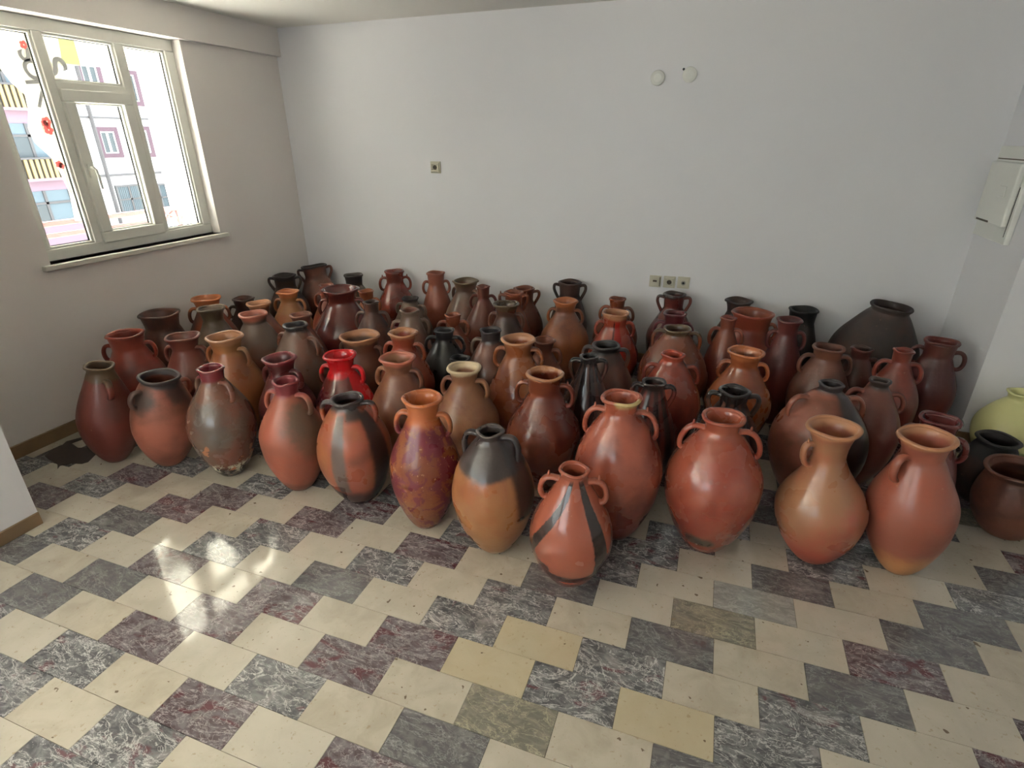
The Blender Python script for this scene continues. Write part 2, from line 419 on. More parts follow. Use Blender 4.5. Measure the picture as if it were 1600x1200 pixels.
def slats(v0, v1):
    z1, z0 = zz(v0), zz(v1)
    b = bpart(MB().box(XB + 0.25, XB + 0.3, YK - 9, YK - 0.1, z0, z1), 'balcony_panel', M_BROWN)
    m = MB(); y = YK - 0.2
    while y > YK - 9: m.box(XB + 0.3, XB + 0.36, y - 0.13, y, z0, z1); y -= 0.23
    s = bpart(m, 'slat_panel', M_YEL, b); s['kind'] = 'stuff'
    bpart(MB().box(XB, XB + 0.4, YK - 9, YK, z1, z1 + 0.08), 'balcony_rail', M_GREYP)
    bpart(MB().box(XB, XB + 0.35, YK - 9, YK, z0 - 0.12, z0), 'balcony_slab', M_PINK)
slats(139, 171); slats(248, 277)
def fac_win(u0, v0, u1, v1, ub, vb, dark=False):
    y0, z1 = bp(u0, v0); y1 = bp(u1, v1)[0]; z0 = bp(ub, vb)[1]
    if dark:
        w = bpart(MB().box(BX, BX + 0.03, y0, y1, z0, z1), 'window', M_DWIN)
        m = MB().frame(0, BX + 0.03, BX + 0.09, y0, y1, z0, z1, 0.09)
        m.box(BX + 0.03, BX + 0.08, (y0 + y1) / 2 - 0.05, (y0 + y1) / 2 + 0.05, z0, z1)
        m.box(BX + 0.03, BX + 0.08, y0, y1, (z0 + z1) / 2 - 0.04, (z0 + z1) / 2 + 0.04)
        bpart(m, 'window_bar', M_GREYP, w)
        m = MB(); n = 14
        for i in range(n): m.box(BX + 0.03, BX + 0.05, y0 + (y1 - y0) * i / n, y0 + (y1 - y0) * (i + .4) / n, z0, z1)
        bpart(m, 'curtain', M_CURT, w)
    else:
        w = bpart(MB().frame(0, BX, BX + 0.12, y0, y1, z0, z1, 0.21), 'window', M_MAUVE)
        bpart(MB().frame(0, BX, BX + 0.08, y0 + .17, y1 - .17, z0 + .17, z1 - .17, 0.09).box(BX, BX + .07, (y0 + y1) / 2 - .05, (y0 + y1) / 2 + .05, z0 + .17, z1 - .17), 'window_frame', M_WHITE, w)
        bpart(MB().box(BX, BX + 0.02, y0 + .2, y1 - .2, z0 + .2, z1 - .2), 'pane', M_DWIN, w)
fac_win(113, 92, 152, 98, 124, 140); fac_win(145, 198, 180, 199, 161, 247); fac_win(186, 108, 211, 113, 199, 165); fac_win(208, 197, 231, 200, 220, 246)
fac_win(178, 290, 219, 289, 190, 335, True); fac_win(233, 288, 257, 285, 243, 331, True)
zl = bp(160, 184)[1]; bpart(MB().box(BX, BX + 0.06, YK, YK + 26, zl - 0.05, zl + 0.05), 'string_course', M_GREYP)
zl = bp(190, 273)[1]; bpart(MB().box(BX, BX + 0.1, YK, YK + 26, zl - 0.06, zl + 0.06), 'string_course', M_GREYP)
yp = bp(165, 270)[0]; bpart(MB().tube([(BX + .1, yp, -6), (BX + .1, yp, 16)], 0.09, 6), 'downpipe', M_GREYP)
bpart(MB().box(BX - 10, BX, YK - 60, YK - 9, -6, 16), 'far_facade', M_WHITE)
tag(bl, 'white block of flats with pink bay and yellow slatted balconies across the street', 'building')

# cloth banner hanging on the balcony
BNX = -4.75
rows = [(52, -34, 88), (80, -20, 92), (105, -4, 95), (130, 16, 97), (148, 38, 98), (172, 45, 99), (200, 46, 100), (222, 56, 102), (248, 84, 108), (275, 97, 114), (300, 106, 119), (345, 117, 128)]
bv, bf = [], []; nc = 11
for i, (v, a, b) in enumerate(rows):
    for k in range(nc):
        p = on_plane(a + (b - a) * k / (nc - 1), v, 0, BNX)
        bv.append((p[0] + 0.018 * math.sin(k * 1.3 + i * 0.7) + 0.01 * math.sin(k * 3.1), p[1], p[2]))
for i in range(len(rows) - 1):
    for k in range(nc - 1): bf.append((i * nc + k, i * nc + k + 1, (i + 1) * nc + k + 1, (i + 1) * nc + k))
M_CLOTH = flat('banner_cloth', (176, 174, 164), 0.9, var=0.06, scale=6)
bc = mesh_obj('cloth_banner', bv, bf, M_CLOTH, smooth=True)
md = bc.modifiers.new('thickness', 'SOLIDIFY'); md.thickness = 0.004
tag(bc, 'white cloth banner with grey letters and red flowers hanging outside the window', 'banner')
M_INK = flat('banner_ink', (52, 52, 54), 0.8); M_FLOW = flat('flower_print', (140, 34, 32), 0.8)
def letter(ch, u, v, size, rot):
    cu = bpy.data.curves.new('letter', 'FONT'); cu.body = ch; cu.size = size; cu.align_x = 'CENTER'; cu.align_y = 'CENTER'; cu.extrude = 0.002
    cu.offset = 0.004
    tmp = bpy.data.objects.new('tmp_letter', cu); COL.objects.link(tmp)
    dg = bpy.context.evaluated_depsgraph_get(); me = bpy.data.meshes.new_from_object(tmp.evaluated_get(dg))
    bpy.data.objects.remove(tmp); me.materials.clear(); me.materials.append(M_INK)
    o = bpy.data.objects.new('letter', me); COL.objects.link(o); o.parent = bc
    p = on_plane(u, v, 0, BNX + 0.035); o.location = p
    o.rotation_euler = Matrix(((0, 0, 1), (1, 0, 0), (0, 1, 0))).to_euler()
    o.rotation_euler = (Matrix(((0, 0, 1), (1, 0, 0), (0, 1, 0))) @ Matrix.Rotation(rot, 3, 'Z')).to_euler()
for ch, u, v, s, r in (('S', 42, 85, 0.17, -1.2), ('O', 51, 109, 0.17, -1.2), ('I', 52, 128, 0.16, -1.45), ('/', 64, 156, 0.16, -0.2), ('S', 84, 104, 0.24, -1.2), ("'", 76, 180, 0.12, -0.4)): letter(ch, u, v, s, r)
for u, v, s in ((37, 70, .03), (73, 190, .035), (70, 193, .025), (76, 203, .035), (92, 257, .028), (96, 259, .025)):
    p = on_plane(u, v, 0, BNX + 0.03)
    m = MB()
    for k in range(5): a = k * 1.2566; m.disc((p[0], p[1] + s * .55 * math.cos(a), p[2] + s * .55 * math.sin(a)), s * .42, 0.003, (1, 0, 0), 8)
    m.build('flower', M_FLOW, bc)

# ------------------------------------------------------------------ things on the walls
M_SOCK = flat('socket_plastic', (212, 206, 186), 0.35, var=0.03)
M_SOCKD = flat('socket_dark', (104, 92, 76), 0.6)
M_METAL = flat('contact_metal', (170, 165, 155), 0.3, 1.0)
def socket(name, x, z, s, kind, label, cat):
    e = empty(name, (x, YB, z)); h = s / 2
    MB().box(-h, h, -0.012, 0, -h, h).build('plate', M_SOCK, e, bevel=0.004)
    if kind == 'power':
        MB().frame(1, -0.026, -0.012, -h * .78, h * .78, -h * .78, h * .78, h * .28).build('insert', M_SOCK, e, bevel=0.003)
        rc = MB().disc((0, -0.0125, 0), h * .42, -0.002, (0, 1, 0), 20).build('socket_well', M_SOCKD, e)
        ring = MB()
        for i in range(20):
            a0, a1 = 2 * PI * i / 20, 2 * PI * (i + 1) / 20
            b = len(ring.v)
            for a in (a0, a1):
                for rr, yy in ((h * .42, -0.022), (h * .56, -0.022), (h * .56, -0.012), (h * .42, -0.012)): ring.v.append((rr * math.cos(a), yy, rr * math.sin(a)))
            ring.f += [(b + k, b + (k + 1) % 4, b + 4 + (k + 1) % 4, b + 4 + k) for k in range(4)]
        ring.build('rim', M_SOCK, e)
        m = MB()
        for sx in (-1, 1): m.disc((sx * h * .2, -0.0145, 0), 0.004, -0.002, (0, 1, 0), 8)
        m.build('pin_hole', M_GASKET, rc)
    elif kind == 'phone':
        MB().box(-h * .8, h * .72, -0.02, -0.012, -h * .8, h * .8).build('insert', M_SOCK, e, bevel=0.003)
        MB().box(h * .72, h * .84, -0.016, -0.012, -h * .8, h * .8).build('side_gap', M_SOCKD, e)
        MB().box(-0.017, 0.013, -0.022, -0.02, -0.002, 0.012).build('jack', M_SOCKD, e)
    else:
        MB().box(-h * .8, h * .8, -0.02, -0.012, -h * .8, h * .8).build('insert', M_SOCK, e, bevel=0.003)
        c = MB().disc((0, -0.02, 0), 0.017, -0.004, (0, 1, 0), 16).build('coax_ring', M_METAL, e)
        MB().disc((0, -0.0242, 0), 0.009, -0.002, (0, 1, 0), 12).build('coax_hole', M_GASKET, c)
    return tag(e, label, cat)
socket('wall_socket', -2.217, 1.475, 0.09, 'power', 'single power socket set high on the bare wall', 'socket')
socket('phone_socket', -0.385, 0.681, 0.088, 'phone', 'flat telephone outlet, first of the three low outlets', 'socket')
socket('wall_socket', -0.28, 0.683, 0.088, 'power', 'round-welled power socket between the telephone and antenna outlets', 'socket')
socket('antenna_socket', -0.176, 0.686, 0.088, 'coax', 'antenna outlet with round metal jack, last of the three low outlets', 'socket')
def cover(u, v, label, pry):
    p = on_plane(u, v, 1, YB); e = empty('round_cover', (p[0], YB, p[2]))
    m = MB(); m.disc((0, 0, 0), 0.047, -0.018, (0, 1, 0), 32); m.disc((0, -0.018, 0), 0.047, -0.006, (0, 1, 0), 32, r2=0.042); m.disc((0, -0.024, 0), 0.042, -0.006, (0, 1, 0), 32, r2=0.026)
    o = m.build('cap', M_PVC, e)
    if pry: MB().disc((-0.043, -0.002, 0.034), 0.008, -0.006, (0, 1, 0), 8).build('screw_hole', M_GASKET, e)
    return tag(e, label, 'cover', 'round caps high on the wall')
cover(1028, 122, 'plain round white junction cap on the bare wall', False)
cover(1078, 117, 'round white junction cap with a dark hole at its edge', True)

fb = empty('fuse_box', (XR, 4.03, 1.14))
MB().box(-0.03, 0.0, -0.22, 0.22, 0, 0.5).build('frame', M_PVC, fb, bevel=0.006)
d = MB().box(-0.06, -0.03, -0.19, 0.19, 0.09, 0.42).build('door', M_PVC, fb, bevel=0.008)
MB().box(-0.068, -0.06, -0.12, -0.04, 0.24, 0.3).build('latch', M_PVC, d, bevel=0.004)
MB().box(-0.062, -0.06, -0.02, 0.15, 0.096, 0.106).build('finger_slot', M_SOCKD, d)
MB().box(-0.0315, -0.03, -0.195, -0.19, 0.04, 0.3).build('hinge_gap', M_GASKET, fb)
MB().box(-0.0315, -0.03, -0.2, 0.2, 0.43, 0.436).build('cover_joint', M_SOCKD, fb)
tag(fb, 'white plastic fuse box mounted on the narrow side wall', 'fuse box')

# dried dark spill by the baseboard
pts = [(66, 692), (80, 702), (78, 712), (93, 722), (88, 729), (100, 726), (128, 722), (136, 726), (132, 716), (146, 706), (150, 690), (132, 694), (118, 696), (104, 694), (112, 688), (132, 680), (128, 677), (108, 684), (96, 696), (84, 697)]
pts = [(70, 713), (84, 702), (96, 697), (104, 690), (134, 682), (136, 684), (112, 693), (122, 700), (136, 700), (150, 690), (152, 708), (138, 722), (128, 725), (112, 724), (94, 728), (90, 733), (90, 726), (76, 718)]
fv = [tuple(on_plane(u, v, 2, 0.0)[:2]) for u, v in pts]
n = len(fv)
sv = [(x, y, 0.0) for x, y in fv] + [(x, y, 0.0025) for x, y in fv]
mb = MB(); mb.v = sv; mb.f = [tuple(range(n, 2 * n)), tuple(reversed(range(n)))] + [(i, (i + 1) % n, n + (i + 1) % n, n + i) for i in range(n)]
M_SPILL = flat('dried_spill', (52, 38, 32), 0.45, var=0.3, scale=30)
o = mb.build('dried_spill', M_SPILL)
md = o.modifiers.new('tri', 'TRIANGULATE')
tag(o, 'dark brown dried spill on the tiles beside the baseboard', 'stain')

# ------------------------------------------------------------------ clay jars
PAL = dict(red=(176, 78, 58), orange=(186, 110, 66), brown=(138, 84, 64), tan=(182, 128, 92), maroon=(104, 46, 44), black=(40, 38, 38),
           grey=(132, 108, 92), scarlet=(206, 28, 34), lime=(252, 248, 176), dkbrown=(88, 60, 50), pink=(184, 106, 84), brick=(134, 62, 50),
           ochre=(194, 134, 84), char=(52, 50, 52), cream=(206, 184, 150), wine=(128, 48, 54), rust=(160, 82, 52), olive=(92, 74, 52), salmon=(196, 104, 78), soot=(62, 52, 48))
def jar_mat(jid, c1, c2, rim, rimh, H, foot, sp, gloss, az):
    t = NT('glazed_clay_%d' % jid)
    rnd = random.Random(jid * 7 + 1); k_ = rnd.uniform(0.80, 0.90); c1 = tuple(q * k_ for q in c1); c2 = tuple(q * k_ for q in c2)
    tc = t.coords(); co = t.coords((rnd.uniform(0, 90), rnd.uniform(0, 90), rnd.uniform(0, 90)))
    sep = t.n('ShaderNodeSeparateXYZ'); t.l(tc, sep.inputs[0]); X, Y, Z = sep.outputs
    big = t.noise(co, 4.5, 4, 0.55, 0.4); fine = t.noise(co, 40, 4, 0.6)
    col = t.mix(t.ramp(big, 0.36, 0.66), srgb(*c1), srgb(*c2))
    sm = t.noise(co, 2.6, 3, 0.5, 0.3)
    col = t.mix(t.ramp(sm, 0.60, 0.74, 0, 0.55), col, srgb(70, 52, 44))               # smoke clouds from the firing
    col = t.mix(t.ramp(fine, 0.66, 0.80, 0, 0.30), col, srgb(208, 168, 134))            # worn specks
    edge = t.math('MULTIPLY', t.math('SUBTRACT', big, 0.5), 0.30 * H)
    ang = t.math('ARCTAN2', Y, X)
    def dang(a0, slope=0.0, z0=0.0):        # angular distance from a meridian a0 that drifts with height
        a = t.math('SUBTRACT', ang, a0)
        if slope: a = t.math('SUBTRACT', a, t.math('MULTIPLY', t.math('SUBTRACT', Z, z0), slope))
        a = t.math('ADD', a, t.math('MULTIPLY', t.math('SUBTRACT', fine, 0.5), 0.10))
        return t.math('ABSOLUTE', t.math('WRAP', a, PI, -PI))
    def band(a0, w, c, z_lo, z_hi, slope=0.0, z0=0.0, soft=0.06, amt=0.92):
        nonlocal col
        f = t.ramp(dang(a0, slope, z0), w, w + soft, amt, 0.0)
        f = t.math('MULTIPLY', f, t.ramp(Z, z_lo, z_lo + 0.03)); f = t.math('MULTIPLY', f, t.ramp(Z, z_hi - 0.03, z_hi, 1, 0))
        col = t.mix(f, col, srgb(*c))
    def blob(a0, zf, r_at, size, c, amt=0.85):      # irregular cloud centred on the wall of the jar
        nonlocal col
        d = t.n('ShaderNodeVectorMath', operation='DISTANCE'); t.l(tc, d.inputs[0]); d.inputs[1].default_value = (r_at * math.cos(a0), r_at * math.sin(a0), zf * H)
        w = t.math('ADD', d.outputs['Value'], t.math('MULTIPLY', t.math('SUBTRACT', t.noise(co, 12, 4, 0.6), 0.5), size * 0.9))
        col = t.mix(t.ramp(w, size * 0.35, size, amt, 0.0), col, srgb(*c))
    if foot:
        fc, fh = foot
        col = t.mix(t.ramp(t.math('ADD', Z, edge), fh * H - 0.03, fh * H + 0.04, 0.9, 0.0), col, srgb(*PAL[fc]))
    L, Rr = -1, 1
    if sp == 'flake':
        n1 = t.noise(co, 13, 6, 0.68, 0.6)
        col = t.mix(t.ramp(t.math('ADD', n1, t.math('MULTIPLY', t.math('SUBTRACT', big, 0.5), 0.2)), 0.485, 0.505, 0, 0.92), col, srgb(112, 36, 52))
        col = t.mix(t.ramp(t.noise(co, 60, 3, 0.6), 0.66, 0.7, 0, 0.6), col, srgb(214, 170, 130))
        col = t.mix(t.ramp(Z, 0.80 * H, 0.86 * H, 0, 0.8), col, srgb(196, 112, 66))
    if sp == 'twoband':       # two black straps meeting under the belly
        band(az - 0.15, 0.12, (22, 20, 20), 0.30 * H, 0.98 * H, 3.4, 0.50, 0.05)
        band(az - 0.72, 0.11, (22, 20, 20), 0.24 * H, 0.34 * H, 0, 0, 0.1)
        band(az + 0.58, 0.17, (22, 20, 20), 0.14 * H, 0.98 * H, -0.75, 0.53, 0.05)
        band(az + 0.15, 0.80, (24, 22, 22), 0.135 * H, 0.255 * H, 0, 0, 0.25)
    if sp == 'smokebands':
        band(az - 0.5, 0.13, (96, 84, 78), 0.20 * H, 0.95 * H, 0, 0, 0.12)
        band(az + 0.75, 0.22, (30, 27, 27), 0.0, 0.95 * H, 0, 0, 0.18)
        band(az + 0.2, 0.30, (44, 38, 36), 0.84 * H, 1.0 * H, 0, 0, 0.3)
    if sp == 'darkside': band(az + 1.1, 0.35, (44, 40, 40), 0.3 * H, 1.0 * H, 0, 0, 0.3)
    if sp == 'scorch': blob(az - 0.25, 0.17, 0.15, 0.055, (70, 66, 54)); blob(az + 0.1, 0.17, 0.15, 0.05, (78, 72, 58))
    if sp == 'streaks':
        for a in (-1.0, -0.35, 0.3, 0.9): band(az + a, 0.12, (32, 28, 30), 0.2 * H, 1.0 * H, 0, 0, 0.15, 0.85)
    if sp == 'drip':
        band(az + 0.25, 0.16, (170, 36, 30), 0.5 * H, 0.95 * H, 0, 0, 0.1); band(az - 0.05, 0.03, (70, 24, 24), 0.5 * H, 0.95 * H, 0, 0, 0.05)
    if sp == 'redpour': band(az + 1.0, 0.55, (206, 28, 34), 0.2 * H, 1.0 * H, 0, 0, 0.12)
    if sp == 'cloud': blob(az + 0.45, 0.70, 0.14, 0.15, (92, 80, 64)); blob(az + 0.6, 0.52, 0.16, 0.12, (104, 84, 66), 0.6)
    if sp == 'shoulder':
        blob(az + 0.75, 0.88, 0.12, 0.10, (40, 36, 36)); blob(az - 0.9, 0.84, 0.13, 0.11, (52, 46, 42))
    if sp == 'crust':
        n1 = t.noise(co, 26, 5, 0.7, 0.6)
        f = t.math('MULTIPLY', t.ramp(n1, 0.50, 0.56), t.ramp(Z, 0.02 * H, 0.10 * H)); f = t.math('MULTIPLY', f, t.ramp(Z, 0.14 * H, 0.2 * H, 1, 0))
        col = t.mix(f, col, srgb(214, 204, 176))
        n2 = t.noise(co, 15, 3, 0.5, 0.3)
        f = t.math('MULTIPLY', t.ramp(n2, 0.62, 0.64), t.ramp(Z, 0.4 * H, 0.5 * H, 1, 0)); col = t.mix(f, col, srgb(196, 128, 92))
        blob(az - 0.45, 0.62, 0.16, 0.15, (92, 82, 74)); blob(az - 0.2, 0.46, 0.17, 0.1, (104, 92, 82), 0.6)
    if sp == 'chip':
        n1 = t.noise(co, 20, 4, 0.7)
        col = t.mix(t.math('MULTIPLY', t.ramp(n1, 0.5, 0.58), t.ramp(Z, 0.0, 0.07 * H, 1, 0)), col, srgb(214, 196, 172))
        band(az + 1.0, 0.3, (48, 42, 42), 0.35 * H, 1.0 * H, 0, 0, 0.25)
    if sp == 'lip': band(az + 0.5, 0.6, (198, 176, 120), 0.955 * H, 1.05 * H, 0, 0, 0.3)
    if rim:
        col = t.mix(t.ramp(t.math('ADD', Z, t.math('MULTIPLY', edge, 0.5)), (1 - rimh) * H - 0.012, (1 - rimh) * H + 0.012, 0.0, 0.94), col, srgb(*PAL[rim]))
    t.l(col, t.b.inputs['Base Color'])
    t.l(t.ramp(t.noise(co, 7, 3), 0.3, 0.7, gloss, gloss + 0.16), t.b.inputs['Roughness'])
    t.b.inputs['Coat Weight'].default_value = max(0.0, 0.75 - 1.7 * gloss); t.b.inputs['Coat Roughness'].default_value = 0.10
    hn = t.math('ADD', t.math('MULTIPLY', t.noise(co, 9, 3, 0.5), 1.0), t.math('MULTIPLY', fine, 0.12))
    t.bump(hn, 0.22, 0.02)
    return t.m

STY = {  # neck height, neck radius / rim radius, flare power, belly height, roundness of the shoulder
    'F': (0.13, 0.78, 1.9, 0.48, 0.52), 'L': (0.21, 0.66, 2.2, 0.40, 0.25), 'S': (0.045, 0.93, 1.2, 0.50, 0.72), 'N': (0.10, 0.90, 1.4, 0.50, 0.62),
    'K': (0.05, 0.92, 1.2, 0.44, 0.52), 'C': (0.15, 0.90, 1.8, 0.47, 0.55), 'B': (0.085, 0.84, 1.7, 0.52, 0.82), 'P': (0.08, 0.92, 1.3, 0.50, 0.85), 'R': (0.045, 0.92, 1.3, 0.50, 0.98), 'W': (0.15, 0.86, 1.8, 0.44, 0.6)}
def profile(H, R, rr, sty):
    hn, rf, pw, zb, sh = STY[sty]
    rn = rr * rf; rb = R * 0.40 if sty != 'P' else R * 0.62
    zbm = zb * H; zn = (1 - hn) * H; pts = []
    for i in range(3): pts.append((0.0, rb * 0.9 * i / 2))
    for i in range(1, 15):
        t = i / 14; pts.append((zbm * t, rb * 0.9 + (R - rb * 0.9) * math.sin(PI / 2 * t) ** 0.82))
    for i in range(1, 13):
        t = i / 12; e = sh * math.cos(PI / 2 * t) ** 0.85 + (1 - sh) * (0.5 + 0.5 * math.cos(PI * t)); pts.append((zbm + (zn - zbm) * t, rn + (R - rn) * e))
    for i in range(1, 7):
        t = i / 6; pts.append((zn + (H - zn) * t, rn + (rr - rn) * t ** pw))
    return pts
def radius_at(pts, z):
    for (z0, r0), (z1, r1) in zip(pts[2:], pts[3:]):
        if z0 <= z <= z1 + 1e-9: return r0 + (r1 - r0) * ((z - z0) / max(z1 - z0, 1e-6))
    return pts[-1][1]
def lathe(pts, seed, n=44, th=0.011, depth=0.12):
    rnd = random.Random(seed); H = pts[-1][0]
    a1, a2, p1, p2, p3 = rnd.uniform(0.004, 0.014), rnd.uniform(0.002, 0.007), rnd.uniform(0, 6), rnd.uniform(0, 6), rnd.uniform(0, 6)
    inner = [(z, max(r - th, 0.004)) for z, r in reversed(pts) if z > depth * H]
    inner.append((depth * H, 0.004))
    allp = pts + [(H + 0.002, (pts[-1][1] + inner[0][1]) / 2)] + inner
    V, Fc = [], []
    for z, r in allp:
        for k in range(n):
            a = 2 * PI * k / n
            w = 1 + a1 * math.sin(2 * a + p1 + 3 * z) + a2 * math.sin(3 * a + p2 - 5 * z) + 0.004 * math.sin(z * 40 + p3)
            V.append((r * w * math.cos(a), r * w * math.sin(a), z))
    m = len(allp)
    for i in range(m - 1):
        for k in range(n):
            Fc.append((i * n + k, i * n + (k + 1) % n, (i + 1) * n + (k + 1) % n, (i + 1) * n + k))
    Fc.append(tuple((m - 1) * n + k for k in range(n)))
    return V, Fc
def rim_ring(r, z, seed, w=0.009, n=44):
    rnd = random.Random(seed + 5); ph = rnd.uniform(0, 6); V, Fc = [], []; q = 8
    for k in range(n):
        a = 2 * PI * k / n; rk = r * (1 + 0.012 * math.sin(2 * a + ph)); zk = z + 0.003 * math.sin(3 * a + ph)
        for j in range(q):
            b = 2 * PI * j / q
            V.append(((rk + w * math.cos(b)) * math.cos(a), (rk + w * math.cos(b)) * math.sin(a), zk + w * 0.85 * math.sin(b)))
    for k in range(n):
        for j in range(q): Fc.append((k * q + j, ((k + 1) % n) * q + j, ((k + 1) % n) * q + (j + 1) % q, k * q + (j + 1) % q))
    return V, Fc
def handle_path(pts, H, kind):
    if kind == 'E': zt, zb, out = 0.965 * H, 0.79 * H, 0.046
    elif kind == 'H': zt, zb, out = 0.91 * H, 0.75 * H, 0.05
    else: zt, zb, out = 0.885 * H, 0.74 * H, 0.042
    rt, rb = radius_at(pts, zt) - 0.006, radius_at(pts, zb) - 0.010
    path = []; N = 20
    for i in range(N + 1):
        q = i / N
        if kind == 'E':
            r = rt + (rb - rt) * q ** 1.3 + out * math.sin(PI * q ** 0.72) ** 0.9; z = zt + 0.010 * math.sin(PI * min(q * 2.2, 1.0)) - (zt - zb) * q ** 1.7
        else:
            r = rt + (rb - rt) * q + out * math.sin(PI * q) ** 0.8; z = zt + (zb - zt) * (0.5 - 0.5 * math.cos(PI * q)) + 0.030 * math.sin(PI * q) * (1 - q) - 0.010 * math.sin(PI * q) * q
        path.append((r, z))
    return path
def handle_mesh(pts, H, az, kind, R):
    ca, sa = math.cos(az), math.sin(az); path = handle_path(pts, H, kind)
    V, Fc = [], []; n = 10; m = len(path)
    for i, (r, z) in enumerate(path):
        a, b = path[max(i - 1, 0)], path[min(i + 1, m - 1)]
        dr, dz = b[0] - a[0], b[1] - a[1]; ln = math.hypot(dr, dz) or 1; nr, nz = dz / ln, -dr / ln
        s = 1.25 if i in (0, m - 1) else 1.0
        for k in range(n):
            q = 2 * PI * k / n; o1 = 0.0115 * s * math.cos(q); o2 = 0.0175 * s * math.sin(q)
            rr, zz_ = r + nr * o1, z + nz * o1
            V.append((rr * ca - o2 * sa, rr * sa + o2 * ca, zz_))
    for i in range(m - 1):
        for k in range(n): Fc.append((i * n + k, i * n + (k + 1) % n, (i + 1) * n + (k + 1) % n, (i + 1) * n + k))
    Fc.append(tuple(range(n))); Fc.append(tuple((m - 1) * n + n - 1 - k for k in range(n)))
    top = path[4]
    return V, Fc, (top[0] * ca, top[0] * sa, top[1] + 0.006)

